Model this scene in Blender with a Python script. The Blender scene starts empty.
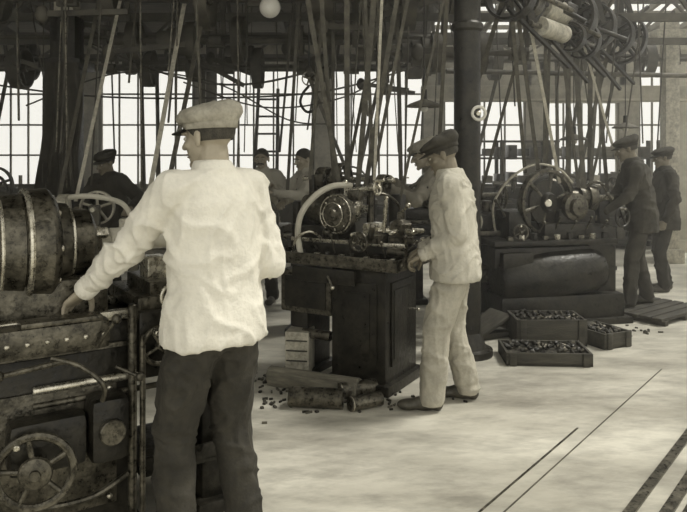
import bpy, bmesh, math, random
from mathutils import Vector, Matrix, noise
random.seed(7)
V=Vector
scene=bpy.context.scene
rad=math.radians

# ---------------------------------------------------------------- materials
def mat(name,c1,c2=None,rough=.6,metal=0.,scale=8.,bump=.0,bscale=None,detail=8,lo=.35,hi=.65,spec=None,stretch=None,grime=0.,rotz=0.):
    m=bpy.data.materials.new(name); m.use_nodes=True
    nt=m.node_tree; b=nt.nodes['Principled BSDF']
    c2=c2 or tuple(min(1,x*1.5) for x in c1)
    tc=nt.nodes.new('ShaderNodeTexCoord'); mp=nt.nodes.new('ShaderNodeMapping')
    if stretch: mp.inputs['Scale'].default_value=stretch
    mp.inputs['Rotation'].default_value=(0,0,rotz)
    nt.links.new(tc.outputs['Object'],mp.inputs['Vector'])
    n=nt.nodes.new('ShaderNodeTexNoise'); n.inputs['Scale'].default_value=scale; n.inputs['Detail'].default_value=detail; n.inputs['Roughness'].default_value=.62
    nt.links.new(mp.outputs['Vector'],n.inputs['Vector'])
    r=nt.nodes.new('ShaderNodeValToRGB')
    r.color_ramp.elements[0].position=lo; r.color_ramp.elements[0].color=(*c1,1)
    r.color_ramp.elements[1].position=hi; r.color_ramp.elements[1].color=(*c2,1)
    nt.links.new(n.outputs['Fac'],r.inputs['Fac']); col=r.outputs['Color']
    if grime:
        g=nt.nodes.new('ShaderNodeTexNoise'); g.inputs['Scale'].default_value=scale*3.7; g.inputs['Detail'].default_value=10; g.inputs['Roughness'].default_value=.7
        nt.links.new(mp.outputs['Vector'],g.inputs['Vector'])
        gr=nt.nodes.new('ShaderNodeValToRGB'); gr.color_ramp.elements[0].position=.38; gr.color_ramp.elements[0].color=(1-grime,)*3+(1,); gr.color_ramp.elements[1].position=.56; gr.color_ramp.elements[1].color=(1,1,1,1)
        nt.links.new(g.outputs['Fac'],gr.inputs['Fac'])
        mx=nt.nodes.new('ShaderNodeMixRGB'); mx.blend_type='MULTIPLY'; mx.inputs[0].default_value=1
        nt.links.new(col,mx.inputs[1]); nt.links.new(gr.outputs['Color'],mx.inputs[2]); col=mx.outputs['Color']
        mr=nt.nodes.new('ShaderNodeMapRange'); mr.inputs[1].default_value=.3; mr.inputs[2].default_value=.7; mr.inputs[3].default_value=max(rough-.15,.1); mr.inputs[4].default_value=min(rough+.25,1)
        nt.links.new(g.outputs['Fac'],mr.inputs[0]); nt.links.new(mr.outputs[0],b.inputs['Roughness'])
    nt.links.new(col,b.inputs['Base Color'])
    b.inputs['Roughness'].default_value=rough; b.inputs['Metallic'].default_value=metal
    if spec is not None: b.inputs['Specular IOR Level'].default_value=spec
    if bump:
        n2=nt.nodes.new('ShaderNodeTexNoise'); n2.inputs['Scale'].default_value=bscale or scale*6; n2.inputs['Detail'].default_value=5
        nt.links.new(mp.outputs['Vector'],n2.inputs['Vector'])
        bp=nt.nodes.new('ShaderNodeBump'); bp.inputs['Strength'].default_value=bump; bp.inputs['Distance'].default_value=.01
        nt.links.new(n2.outputs['Fac'],bp.inputs['Height']); nt.links.new(bp.outputs['Normal'],b.inputs['Normal'])
    return m
iron=mat('cast_iron',(.012,.0108,.0078),(.045,.0405,.029),.36,.35,6,.35,grime=.6)
iron2=mat('worn_iron',(.045,.041,.03),(.20,.183,.14),.30,.65,10,.3,grime=.65)
steel=mat('bright_steel',(.45,.42,.335),(.8,.76,.64),.22,.85,14,grime=.4)
hiron=mat('hazed_iron',(.06,.055,.04),(.17,.156,.118),.6,.1,6,.3,grime=.5)  # iron with distance haze put into its colour, for background machines
hsteel=mat('hazed_steel',(.36,.335,.265),(.62,.585,.475),.5,.2,9,grime=.4)  # paler steel, haze painted into the base colour
leather=mat('belt_leather',(.05,.046,.033),(.13,.12,.09),.7,0,14,grime=.4)
pbelt=mat('pale_belt',(.36,.335,.265),(.58,.545,.44),.7,0,14,grime=.3)
shirtm=mat('linen_shirt',(.66,.632,.545),(.76,.73,.635),.9,0,5,.4,70,grime=.08)
jackm=mat('work_jacket',(.46,.435,.36),(.57,.54,.45),.9,0,6,.4,70,grime=.10)
ltrous=mat('pale_trousers',(.38,.357,.29),(.50,.47,.385),.9,0,5,.4,60,grime=.18)
dtrous=mat('dark_trousers',(.024,.0215,.015),(.052,.0472,.035),.9,0,7,.4,60,grime=.3)
darkcl=mat('dark_overalls',(.028,.0255,.018),(.065,.059,.044),.9,0,6,.3,60)
midcl=mat('pale_overalls',(.38,.357,.29),(.5,.47,.39),.9,0,6,.3,60)
greycl=mat('grey_overalls',(.17,.157,.122),(.26,.24,.19),.9,0,6,.3,60)
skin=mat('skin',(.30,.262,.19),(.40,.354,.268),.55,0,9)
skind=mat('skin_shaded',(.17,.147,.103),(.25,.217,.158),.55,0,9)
hairm=mat('hair',(.022,.019,.013),(.06,.054,.038),.7,0,40,.5)
caplt=mat('cap_grey',(.24,.222,.175),(.42,.395,.32),.95,0,9,.4,50,grime=.25)
capdk=mat('cap_dark',(.022,.0195,.014),(.06,.0545,.04),.9,0,12,.3)
eyem=mat('eye_white',(.5,.475,.39),(.55,.52,.44),.3)
irism=mat('eye_iris',(.015,.012,.008),(.02,.016,.01),.2)
lipm=mat('lips',(.2,.155,.115),(.24,.19,.14),.5)
bootm=mat('boot_leather',(.03,.027,.019),(.10,.091,.067),.5,0,12,.2)
wood=mat('rough_wood',(.12,.11,.083),(.28,.26,.20),.8,0,3,.4,30,stretch=(1,6,6),grime=.3)
wooddk=mat('oily_wood',(.028,.0255,.018),(.085,.078,.058),.7,0,3,.4,30,stretch=(1,6,6),grime=.3)
palew=mat('pale_wood',(.42,.396,.32),(.6,.57,.475),.8,0,3,.3,30)
plaster=mat('plaster',(.36,.338,.276),(.54,.51,.418),.95,0,2,.2,grime=.3)
dado=mat('dado_paint',(.06,.055,.041),(.14,.129,.098),.8,0,2,.2,grime=.4)
framem=mat('window_frame_paint',(.15,.139,.106),(.24,.224,.175),.7,0,5)
roofm=mat('roof_boards',(.09,.083,.062),(.18,.166,.127),.9,0,2,.3,20,stretch=(1,8,1),grime=.4)  # boards lightened to suggest haze under the roof
trussm=mat('truss_iron',(.04,.0365,.027),(.11,.101,.076),.7,.1,5)  # overhead iron, colour lifted to stand in for haze
chips=mat('metal_chips',(.015,.0135,.01),(.22,.205,.165),.4,.5,60,.8,120,lo=.45,hi=.65)
glassm=mat('milk_glass',(.65,.625,.55),(.75,.725,.65),.2)
floorm=mat('concrete_floor',(.30,.282,.228),(.66,.632,.535),.6,0,1.0,.3,25,detail=12,lo=.3,hi=.62,grime=.3,rotz=rad(-51.5),stretch=(.6,1.4,1))

# ---------------------------------------------------------------- builder
def frame(d):
    d=d.normalized(); a=V((0,0,1)) if abs(d.z)<.9 else V((0,1,0))
    x=a.cross(d).normalized(); y=d.cross(x); return x,y
class B:
    def __init__(s,name): s.name=name; s.bm=bmesh.new(); s.mats=[]
    def mi(s,m):
        if m not in s.mats: s.mats.append(m)
        return s.mats.index(m)
    def geo(s,vs,fs,m,M=None):
        i=s.mi(m); nv=[s.bm.verts.new(M@V(v) if M else v) for v in vs]
        for f in fs:
            try: F=s.bm.faces.new([nv[k] for k in f]); F.material_index=i; F.smooth=True
            except ValueError: pass
    def box(s,c,size,m,rot=(0,0,0),bev=.008):
        t=bmesh.new(); bmesh.ops.create_cube(t,size=1)
        for v in t.verts: v.co=V((v.co.x*size[0],v.co.y*size[1],v.co.z*size[2]))
        if bev: 
            bmesh.ops.bevel(t,geom=list(t.edges),offset=min(bev,min(size)*.3),segments=2,affect='EDGES',profile=.6)
        R=Matrix.Translation(V(c))@(Matrix.Rotation(rot[2],4,'Z')@Matrix.Rotation(rot[1],4,'Y')@Matrix.Rotation(rot[0],4,'X'))
        t.verts.index_update()
        s.geo([v.co.copy() for v in t.verts],[[v.index for v in f.verts] for f in t.faces],m,R); t.free()
    def beam(s,p0,p1,w,h,m,bev=0,up=None):
        p0=V(p0);p1=V(p1); d=(p1-p0).normalized()
        if up is None: x,y=frame(d)
        else: x=V(up).cross(d).normalized(); y=d.cross(x)
        vs=[p+x*a*w/2+y*b*h/2 for p in(p0,p1) for a,b in((-1,-1),(1,-1),(1,1),(-1,1))]
        s.geo(vs,[(0,3,2,1),(4,5,6,7),(0,1,5,4),(1,2,6,5),(2,3,7,6),(3,0,4,7)],m)
    def rev(s,p0,ax,prof,m,seg=28):
        p0=V(p0); ax=V(ax).normalized(); x,y=frame(ax); vs=[];fs=[]
        for t,r in prof:
            for k in range(seg):
                a=2*math.pi*k/seg; vs.append(p0+ax*t+(x*math.cos(a)+y*math.sin(a))*max(r,1e-4))
        for j in range(len(prof)-1):
            for k in range(seg):
                k2=(k+1)%seg; fs.append((j*seg+k,j*seg+k2,(j+1)*seg+k2,(j+1)*seg+k))
        fs.append(tuple(range(seg))[::-1]); fs.append(tuple((len(prof)-1)*seg+k for k in range(seg)))
        s.geo(vs,fs,m)
    def cyl(s,p0,p1,r,m,r1=None,seg=20,ch=.004):
        p0=V(p0);p1=V(p1);L=(p1-p0).length; r1=r if r1 is None else r1; ch=min(ch,L*.3,r*.4)
        s.rev(p0,p1-p0,[(0,r-ch),(ch,r),(L-ch,r1),(L,r1-ch)],m,seg)
    def tube(s,pts,r,m,seg=8,smooth=False,closed=False):
        pts=[V(p) for p in pts]
        if smooth:
            q=[];n=len(pts)
            for i in range(n-1):
                a=pts[max(i-1,0)];b=pts[i];c=pts[i+1];d=pts[min(i+2,n-1)]
                for k in range(8):
                    t=k/8; q.append(.5*((2*b)+(c-a)*t+(2*a-5*b+4*c-d)*t*t+(3*b-a-3*c+d)*t**3))
            q.append(pts[-1]); pts=q
        vs=[];fs=[];n=len(pts); x=None
        for i,p in enumerate(pts):
            if closed: d=(pts[(i+1)%n]-pts[i-1]).normalized()
            else: d=(pts[min(i+1,n-1)]-pts[max(i-1,0)]).normalized()
            if x is None: x,_=frame(d)
            x=(x-d*x.dot(d)).normalized(); y=d.cross(x)
            for k in range(seg):
                a=2*math.pi*k/seg; vs.append(p+(x*math.cos(a)+y*math.sin(a))*r)
        for j in range(n if closed else n-1):
            for k in range(seg):
                k2=(k+1)%seg;j2=(j+1)%n; fs.append((j*seg+k,j*seg+k2,j2*seg+k2,j2*seg+k))
        if not closed: fs.append(tuple(range(seg))[::-1]); fs.append(tuple((n-1)*seg+k for k in range(seg)))
        s.geo(vs,fs,m)
    def ring(s,c,ax,R,r,m,seg=36,ts=8):
        c=V(c);x,y=frame(V(ax)); s.tube([c+(x*math.cos(2*math.pi*k/seg)+y*math.sin(2*math.pi*k/seg))*R for k in range(seg)],r,m,ts,closed=True)
    def sph(s,c,r,m,u=16,v=10):
        if not hasattr(r,'__len__'): r=(r,r,r)
        vs=[];fs=[]
        for j in range(v+1):
            ph=math.pi*j/v
            for k in range(u):
                a=2*math.pi*k/u; vs.append(V(c)+V((r[0]*max(math.sin(ph),1e-3)*math.cos(a),r[1]*max(math.sin(ph),1e-3)*math.sin(a),r[2]*math.cos(ph))))
        for j in range(v):
            for k in range(u):
                k2=(k+1)%u; fs.append((j*u+k,(j+1)*u+k,(j+1)*u+k2,j*u+k2))
        s.geo(vs,fs,m)
    def rim(s,c,ax,R,w,t,m,seg=36):   # hollow flat rim
        c=V(c);ax=V(ax).normalized();x,y=frame(ax);vs=[];fs=[]
        sec=[(-w/2,R-t),(-w/2,R),(0,R+t*.15),(w/2,R),(w/2,R-t)]
        for k in range(seg):
            a=2*math.pi*k/seg;dd=x*math.cos(a)+y*math.sin(a)
            for h,r in sec: vs.append(c+ax*h+dd*r)
        n=len(sec)
        for k in range(seg):
            k2=(k+1)%seg
            for j in range(n):
                j2=(j+1)%n; fs.append((k*n+j,k*n+j2,k2*n+j2,k2*n+j))
        s.geo(vs,fs,m)
    def pulley(s,c,ax,R,w,m,spokes=5,hub=None):
        c=V(c);ax=V(ax).normalized();x,y=frame(ax); hub=hub or R*.2
        s.rim(c,ax,R,w,R*.08+.004,m); s.cyl(c-ax*w*.55,c+ax*w*.55,hub,m)
        for k in range(spokes):
            a=2*math.pi*k/spokes+.3; d=x*math.cos(a)+y*math.sin(a); s.cyl(c+d*hub*.8,c+d*(R-.01),R*.06+.004,m,seg=10)
    def handwheel(s,c,ax,R,m,spokes=4,knob=True):
        c=V(c);ax=V(ax).normalized();x,y=frame(ax)
        s.ring(c,ax,R,R*.09+.004,m); s.cyl(c-ax*.03,c+ax*.025,R*.22,m)
        for k in range(spokes):
            a=2*math.pi*k/spokes+.5; d=x*math.cos(a)+y*math.sin(a); s.cyl(c+d*R*.15,c+d*R*.97,R*.06+.003,m,seg=8)
        if knob:
            d=x*math.cos(2)+y*math.sin(2); s.cyl(c+d*R,c+d*R+ax*.07,.011,steel,seg=10)
    def lever(s,p0,p1,m,r=.009,kn=.02):
        s.cyl(p0,p1,r,m,r1=r*.8,seg=8); s.sph(p1,kn,m,12,8)
    def mesh(s,me,m,M=None):
        s.geo([v.co.copy() for v in me.vertices],[tuple(p.vertices) for p in me.polygons],m,M)
    def done(s,loc=(0,0,0),rz=0,recalc=True,sharp=35):
        if recalc: bmesh.ops.recalc_face_normals(s.bm,faces=list(s.bm.faces))
        ca=rad(sharp)
        for e in s.bm.edges:
            if len(e.link_faces)==2 and e.calc_face_angle(0)>ca: e.smooth=False
        me=bpy.data.meshes.new(s.name); s.bm.to_mesh(me); s.bm.free()
        for m in s.mats: me.materials.append(m)
        o=bpy.data.objects.new(s.name,me); scene.collection.objects.link(o)
        o.location=loc; o.rotation_euler=(0,0,rz); return o

# ---------------------------------------------------------------- organic helpers
def T_ell(bm,c,r,M=None,R=None,u=20,v=14):
    vs=[];fs=[];c=V(c)
    for j in range(1,v):
        ph=math.pi*j/v
        for k in range(u):
            a=2*math.pi*k/u; p=V((r[0]*math.sin(ph)*math.cos(a),r[1]*math.sin(ph)*math.sin(a),r[2]*math.cos(ph)))
            if R: p=R@p
            vs.append(c+p)
    for j in range(v-2):
        for k in range(u):
            k2=(k+1)%u; fs.append((j*u+k,(j+1)*u+k,(j+1)*u+k2,j*u+k2))
    top=V((0,0,r[2]));bot=V((0,0,-r[2]))
    if R: top=R@top;bot=R@bot
    vs+= [c+top,c+bot]; nt=len(vs)-2
    for k in range(u):
        k2=(k+1)%u; fs.append((nt,k,k2)); fs.append((nt+1,(v-2)*u+k2,(v-2)*u+k))
    nv=[bm.verts.new(M@p if M else p) for p in vs]
    for f in fs: bm.faces.new([nv[i] for i in f])
def T_limb(bm,pts,rs,M=None,seg=14,squash=None):
    for i in range(len(pts)-1):
        a=V(pts[i]);b=V(pts[i+1]);d=(b-a)
        if d.length<1e-5: continue
        x,y=frame(d); rows=[]
        N=4
        for j in range(N+1):
            t=j/N; p=a.lerp(b,t); r=rs[i]*(1-t)+rs[i+1]*t
            rows.append([bm.verts.new((M@q) if M else q) for q in [p+(x*math.cos(2*math.pi*k/seg)+y*math.sin(2*math.pi*k/seg))*r for k in range(seg)]])
        for j in range(N):
            for k in range(seg):
                k2=(k+1)%seg; bm.faces.new((rows[j][k],rows[j][k2],rows[j+1][k2],rows[j+1][k]))
        bm.faces.new(rows[0][::-1]); bm.faces.new(rows[-1])
    for p,r in zip(pts,rs): T_ell(bm,p,(r,r,r),M,u=14,v=10)
def T_loft(bm,secs,n=28,M=None):
    rows=[]
    for c,a,b,e in secs:
        row=[]
        for k in range(n):
            t=2*math.pi*k/n; cx=math.cos(t);sy=math.sin(t)
            cx=math.copysign(abs(cx)**e,cx); sy=math.copysign(abs(sy)**e,sy)
            p=V(c)+V(a)*cx+V(b)*sy; row.append(bm.verts.new(M@p if M else p))
        rows.append(row)
    for j in range(len(rows)-1):
        for k in range(n):
            k2=(k+1)%n; bm.faces.new((rows[j][k],rows[j][k2],rows[j+1][k2],rows[j+1][k]))
    bm.faces.new(rows[0][::-1]); bm.faces.new(rows[-1])
def remesh(bm,vox,it):
    bmesh.ops.recalc_face_normals(bm,faces=list(bm.faces))
    me=bpy.data.meshes.new('tmp'); bm.to_mesh(me); bm.free()
    o=bpy.data.objects.new('tmp',me); scene.collection.objects.link(o)
    m=o.modifiers.new('r','REMESH'); m.mode='VOXEL'; m.voxel_size=vox; m.adaptivity=0
    if it:
        sm=o.modifiers.new('s','SMOOTH'); sm.factor=.5; sm.iterations=it
    dg=bpy.context.evaluated_depsgraph_get(); dg.update()
    r=bpy.data.meshes.new_from_object(o.evaluated_get(dg))
    bpy.data.objects.remove(o); bpy.data.meshes.remove(me); return r
def wrinkle(me,amp,seed,fz=9,fx=5):
    ns=[v.normal.copy() for v in me.vertices]
    off=V((seed*3.1,seed*1.7,seed*.9))
    for v,n in zip(me.vertices,ns):
        p=v.co; w=noise.noise(p*4+off)*.7
        q=V((p.x*fx+w,p.y*fx+w,(p.z+.45*p.x+.25*p.y)*fz+w*2))+off
        q2=V((p.x*15+w*2,p.y*15,p.z*4-p.x*5))+off*1.3
        a=noise.noise(q); b=noise.noise(q2); m=.55+.9*max(0,noise.noise(p*3.3+off*2)+.2)
        ra=max(0,1-abs(a)*4.5)**1.4; rb=max(0,1-abs(b)*4)**1.4
        v.co=p+n*(amp*m*(ra+.65*rb-.45))
def ik(S,W,l1,l2,pole):
    d=W-S;L=d.length
    if L>(l1+l2)*.995: W=S+d*((l1+l2)*.995/L); d=W-S; L=d.length
    if L<abs(l1-l2)+.02: L=abs(l1-l2)+.02
    u=d.normalized(); a=(l1*l1-l2*l2+L*L)/(2*L); h=math.sqrt(max(l1*l1-a*a,0))
    p=V(pole); p=(p-u*p.dot(u)).normalized(); return S+u*a+p*h,W

def make_hand(W,d,n,side,curl,vox,thumb=.5):
    """side +1 right hand. returns mesh in body coords"""
    y=V(d).normalized(); n=V(n); z=(n-y*n.dot(y)).normalized(); x=y.cross(z)
    M=Matrix.Translation(W)@Matrix((x,y,z)).transposed().to_4x4()
    bm=bmesh.new(); ts=-side
    T_loft(bm,[((0,-.03,0),(.026,0,0),(0,0,.02),.9),((0,0,0),(.028,0,0),(0,0,.019),.9),((ts*.003,.035,0),(.038,0,0),(0,0,.017),.85),((0,.075,0),(.042,0,0),(0,0,.014),.8),((0,.093,-.001),(.039,0,0),(0,0,.011),.8)],18,M)
    fl=[(.031,.070,.0092),(.0105,.080,.0095),(-.0105,.074,.009),(-.031,.058,.0082)]
    for i,(bx,L,r) in enumerate(fl):
        p=V((ts*bx,.086-(.006 if i==3 else 0),0)); ang=curl*.6+.05*i; pts=[p];spread=ts*bx*1.6
        for k,f in enumerate((.45,.3,.25)):
            dv=V((math.sin(spread)*math.cos(ang),math.cos(spread)*math.cos(ang),-math.sin(ang)))
            p=p+dv*L*f; pts.append(p.copy()); ang+=curl*(.9 if k==0 else .7)
        T_limb(bm,pts,[r*1.05,r,r*.92,r*.8],M,seg=10)
    p=V((ts*.026,.02,-.006)); pts=[p]
    for L,dx in ((.042,.75),(.032,.5-thumb*.4),(.026,.3-thumb*.7)):
        p=p+V((ts*dx,.72,-.3-thumb*.5)).normalized()*L; pts.append(p.copy())
    T_limb(bm,pts,[.0145,.0125,.0108,.009],M,seg=10)
    return remesh(bm,vox,2)

def worker(loc,heading,H=1.72,lean=0.,twist=0.,yaw=0.,pitch=0.,footL=(-.11,0),footR=(.11,0),toeL=.1,toeR=-.1,
           handL=None,handR=None,hdirL=None,hdirR=None,poleL=(-.6,-.5,-.6),poleR=(.6,-.5,-.6),curl=.9,shirt=shirtm,pants=dtrous,capm=caplt,
           sk=skin,cap=True,mous=False,seed=1,near=True,hem=.86,girth=1.,nup=(0,0,1),hipx=0,loose=1.,arm=1.):
    k=H/1.72; Mw=Matrix.Translation(V(loc))@Matrix.Rotation(heading,4,'Z')@Matrix.Scale(k,4); Mi=Mw.inverted()
    vs=1. if near else 1.4
    wb=B('factory_worker')
    def TP(x,y,z):
        s=min(max((z-.93)/.32,0),1); a=lean*s; tw=twist*s
        x,y=x*math.cos(tw)-y*math.sin(tw),x*math.sin(tw)+y*math.cos(tw); z-=.93
        return V((x,y*math.cos(a)+z*math.sin(a),-y*math.sin(a)+z*math.cos(a)+.93))
    def sec(z,rx,ry,y=0,e=.9):
        c=TP(0,y,z); a=TP(rx*girth,y,z)-c; b=TP(0,y+ry*girth,z)-c; return (c,a,b,e)
    SR=TP(.166*girth,-.012,1.395); SL=TP(-.166*girth,-.012,1.395)
    tR=Mi@V(handR) if handR is not None else SR+V((.06,.08,-.53)); tL=Mi@V(handL) if handL is not None else SL+V((-.06,.08,-.53))
    ER,WR=ik(SR,tR,.30,.265,poleR); EL,WL=ik(SL,tL,.30,.265,poleL)
    hx=max(.196,.184+.02*(loose-1)*5)
    bm=bmesh.new()
    T_loft(bm,[sec(hem,hx,.142,0),sec(hem+.03,hx+.003,.146,0),sec(.93,.190,.138),sec(1.04,.172,.124,.0),sec(1.14,.172,.124,-.003),sec(1.26,.182,.128,-.01),sec(1.34,.178,.12,-.018),sec(1.40,.148,.10,-.022),sec(1.45,.10,.078,-.022),sec(1.485,.066,.064,-.016)],M=None)
    ar=[.070*arm,.071*arm,.063*arm,.058*arm]
    T_limb(bm,[TP(.07,-.02,1.40),SR,SR.lerp(ER,.5),ER],ar); T_limb(bm,[TP(-.07,-.02,1.40),SL,SL.lerp(EL,.5),EL],ar)
    ar=[.058*arm,.051*arm,.040]
    T_limb(bm,[ER,ER.lerp(WR,.5),WR],ar); T_limb(bm,[EL,EL.lerp(WL,.5),WL],ar)
    me=remesh(bm,.0095*vs,4); wrinkle(me,.015,seed); wb.mesh(me,shirt)
    for E,W in((ER,WR),(EL,WL)):
        d=(W-E).normalized(); wb.rev(W-d*.035,d,[(0,.037),(.003,.044),(.045,.043),(.05,.040),(.05,.028)],shirt,20)
    bm=bmesh.new(); T_loft(bm,[sec(1.435,.092,.084,-.018,1),sec(1.475,.078,.073,-.014,1),sec(1.50,.066,.065,-.008,1)],24); me=remesh(bm,.008,2); wb.mesh(me,shirt)
    for i in range(5):
        z=.95+i*.11; p=TP(0,.131*girth-(.0 if z<1.3 else .02),z); wb.sph(p,(.008,.006,.008),capdk,8,6)
    hR=V((.086+hipx,0,.89)); hL=V((-.086+hipx,0,.89))
    aR=V((footR[0],footR[1],.085)); aL=V((footL[0],footL[1],.085))
    kR,aR2=ik(hR,aR,.415,.405,(.05,1,0)); kL,aL2=ik(hL,aL,.415,.405,(-.05,1,0))
    bm=bmesh.new()
    T_loft(bm,[((hipx,0,.80),(.12,0,0),(0,.09,0),.9),((hipx,-.01,.86),(.155,0,0),(0,.112,0),.9),((hipx*.6,-.005,.95),(.15,0,0),(0,.108,0),.9),((0,0,1.03),(.14,0,0),(0,.098,0),.9)])
    for h,kn,a in((hR,kR,aR2),(hL,kL,aL2)):
        low=V((a.x,a.y-.005,.075)); h2=V((h.x*.85,h.y,h.z-.03))
        T_limb(bm,[h2,h.lerp(kn,.4),kn,kn.lerp(low,.45),low],[.088*loose,.092*loose,.077*loose,.073*loose,.068*loose])
    me=remesh(bm,.0095*vs,3); wrinkle(me,.013,seed+5,8,4)
    for v in me.vertices: v.co.z=max(v.co.z,.035)
    wb.mesh(me,pants)
    for a,toe in((aR2,toeR),(aL2,toeL)):
        M=Matrix.Translation(V((a.x,a.y,0)))@Matrix.Rotation(toe,4,'Z'); bm=bmesh.new()
        T_limb(bm,[(0,-.01,.13),(0,-.01,.05)],[.047,.045],M); T_ell(bm,(0,.04,.04),(.04,.1,.045),M); T_ell(bm,(0,.14,.032),(.047,.075,.034),M); T_ell(bm,(0,-.035,.035),(.036,.04,.04),M)
        me=remesh(bm,.007*vs,3)
        for v in me.vertices: v.co.z=max(v.co.z,.0)
        wb.mesh(me,bootm)
    hv=.0036 if near else .0048
    for W,E,hd,sd in((WR,ER,hdirR,1),(WL,EL,hdirL,-1)):
        d=(W-E).normalized() if hd is None else (Mi.to_3x3()@V(hd)).normalized()
        n=V(nup) if (handR is not None or handL is not None) else V((sd,0,.2))
        if abs(d.dot(n.normalized()))>.9: n=V((sd,0,.1))
        wb.mesh(make_hand(W+d*.012,d,n,sd,curl,hv),sk)
    hc=TP(0,.012,1.585)+V((0,.02*abs(pitch),0))
    Mh=Matrix.Translation(hc)@Matrix.Rotation(yaw,4,'Z')@Matrix.Rotation(-pitch,4,'X')
    bm=bmesh.new()
    T_ell(bm,(0,-.014,.032),(.074,.094,.086),Mh); T_ell(bm,(0,.026,-.022),(.06,.066,.083),Mh); T_ell(bm,(0,.034,-.072),(.046,.05,.036),Mh); T_ell(bm,(0,.074,-.096),(.02,.017,.016),Mh)
    T_limb(bm,[(0,.088,.012),(0,.104,-.012),(0,.112,-.026)],[.008,.010,.012],Mh,10)
    for q in(-1,1):
        T_ell(bm,(q*.011,.1,-.03),(.009,.01,.007),Mh,u=10,v=8); T_ell(bm,(q*.03,.076,.022),(.026,.015,.008),Mh); T_ell(bm,(q*.042,.056,-.024),(.02,.022,.018),Mh)
        T_ell(bm,(q*.077,-.008,-.006),(.008,.019,.032),Mh,Matrix.Rotation(q*.3,3,'Z'))
        T_ell(bm,(q*.082,-.016,.006),(.006,.013,.018),Mh,u=10,v=8)
    T_limb(bm,[Mh@V((0,-.022,-.05)),TP(0,-.022,1.44)],[.054,.06])
    me=remesh(bm,.0046 if near else .006,3); wb.mesh(me,sk)
    tmp=B('x')
    for q in(-1,1):
        tmp.sph((q*.029,.078,.003),(.013,.011,.008),eyem,12,8); tmp.sph((q*.029,.087,.003),(.005,.004,.005),irism,8,6)
        tmp.tube([(q*.012,.093,.022),(q*.03,.094,.027),(q*.046,.08,.02)],.0035,hairm,6,smooth=True)
    tmp.sph((0,.09,-.055),(.022,.008,.0045),lipm,12,6); tmp.sph((0,.089,-.065),(.018,.008,.005),lipm,12,6)
    if mous:
        for q in(-1,1): tmp.tube([(0,.102,-.042),(q*.018,.099,-.046),(q*.038,.083,-.052)],.0075,hairm,8,smooth=True)
    vs2=[];fs2=[];u=28;vv=14
    for j in range(vv+1):
        ph=rad(120)*j/vv
        for i in range(u):
            a=2*math.pi*i/u; w=1+.02*noise.noise(V((i*.9,j*.8,seed))); yy=math.sin(a)
            php=ph*(1-.42*max(yy,0)**1.0)
            vs2.append(V((.0795*w*max(math.sin(php),1e-3)*math.cos(a),-.017+.0985*w*max(math.sin(php),1e-3)*yy,.03+.091*math.cos(php))))
    for j in range(vv):
        for i in range(u): fs2.append((j*u+i,(j+1)*u+i,(j+1)*u+(i+1)%u,j*u+(i+1)%u))
    tmp.geo(vs2,fs2,hairm)
    if cap:
        # soft cloth flat cap: slouched crown falling towards the visor
        def cr(z,rx,ry,cy,til,f):
            out=[]
            for i in range(44):
                a=2*math.pi*i/44; sy=math.sin(a); cx=math.cos(a)
                lump=f*(.012*noise.noise(V((cx*1.9,sy*1.9,z*22+seed)))+.005*noise.noise(V((cx*5,sy*5,z*60+seed))))
                out.append(V(((rx+lump)*cx,cy+(ry+lump)*sy,z+til*ry*sy+lump*1.2)))
            return out
        rows=[cr(.030,.0835,.104,-.014,.05,0),cr(.032,.087,.108,-.014,.05,0),cr(.052,.089,.111,-.014,.02,.2),cr(.060,.098,.119,-.014,-.02,.8),cr(.072,.109,.130,-.012,-.06,1),cr(.088,.111,.132,-.010,-.10,1),cr(.103,.101,.122,-.010,-.14,1),cr(.116,.078,.096,-.012,-.16,1),cr(.124,.045,.06,-.014,-.17,.8),cr(.127,.012,.015,-.014,-.17,.3)]
        vs3=[p for r in rows for p in r]; band=[];crown=[]
        for j in range(len(rows)-1):
            for i in range(44): (band if j<2 else crown).append((j*44+i,j*44+(i+1)%44,(j+1)*44+(i+1)%44,(j+1)*44+i))
        crown.append(tuple((len(rows)-1)*44+i for i in range(44)))
        tmp.geo(vs3,crown,capm); tmp.geo(vs3,band,capm)
        tmp.sph((0,-.014,.129),(.009,.009,.004),capm,10,6)
        vs4=[];fs4=[]
        for side_ in(0,1):
            for t in range(5):
                for i in range(13):
                    a=rad(90-58+116*i/12); ext=.048*(t/4)*math.sin(math.pi*(i+.6)/13.2)**.6
                    x=(.087+ext)*math.cos(a); yv=-.014+(.108+ext*1.1)*math.sin(a)
                    vs4.append(V((x,yv,.042-.3*ext-(.004 if side_ else 0)-.25*(x*x)/.09*.3)))
        for side_ in(0,1):
            o=side_*65
            for t in range(4):
                for i in range(12): fs4.append((o+t*13+i,o+t*13+i+1,o+(t+1)*13+i+1,o+(t+1)*13+i))
        for i in range(12): fs4.append((52+i,53+i,65+53+i,65+52+i))
        tmp.geo(vs4,fs4,capdk)
    bmesh.ops.recalc_face_normals(tmp.bm,faces=list(tmp.bm.faces))
    tmp.bm.verts.index_update()
    vv_=[v.co.copy() for v in tmp.bm.verts]
    for mi_,m_ in enumerate(tmp.mats):
        fl=[f for f in tmp.bm.faces if f.material_index==mi_]; ids={}
        vl=[];ff=[]
        for f in fl:
            row=[]
            for v in f.verts:
                if v.index not in ids: ids[v.index]=len(vl); vl.append(vv_[v.index])
                row.append(ids[v.index])
            ff.append(row)
        wb.geo(vl,ff,m_,Mh)
    o=wb.done(recalc=False,sharp=70)
    o.matrix_world=Mw
    return o

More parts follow.
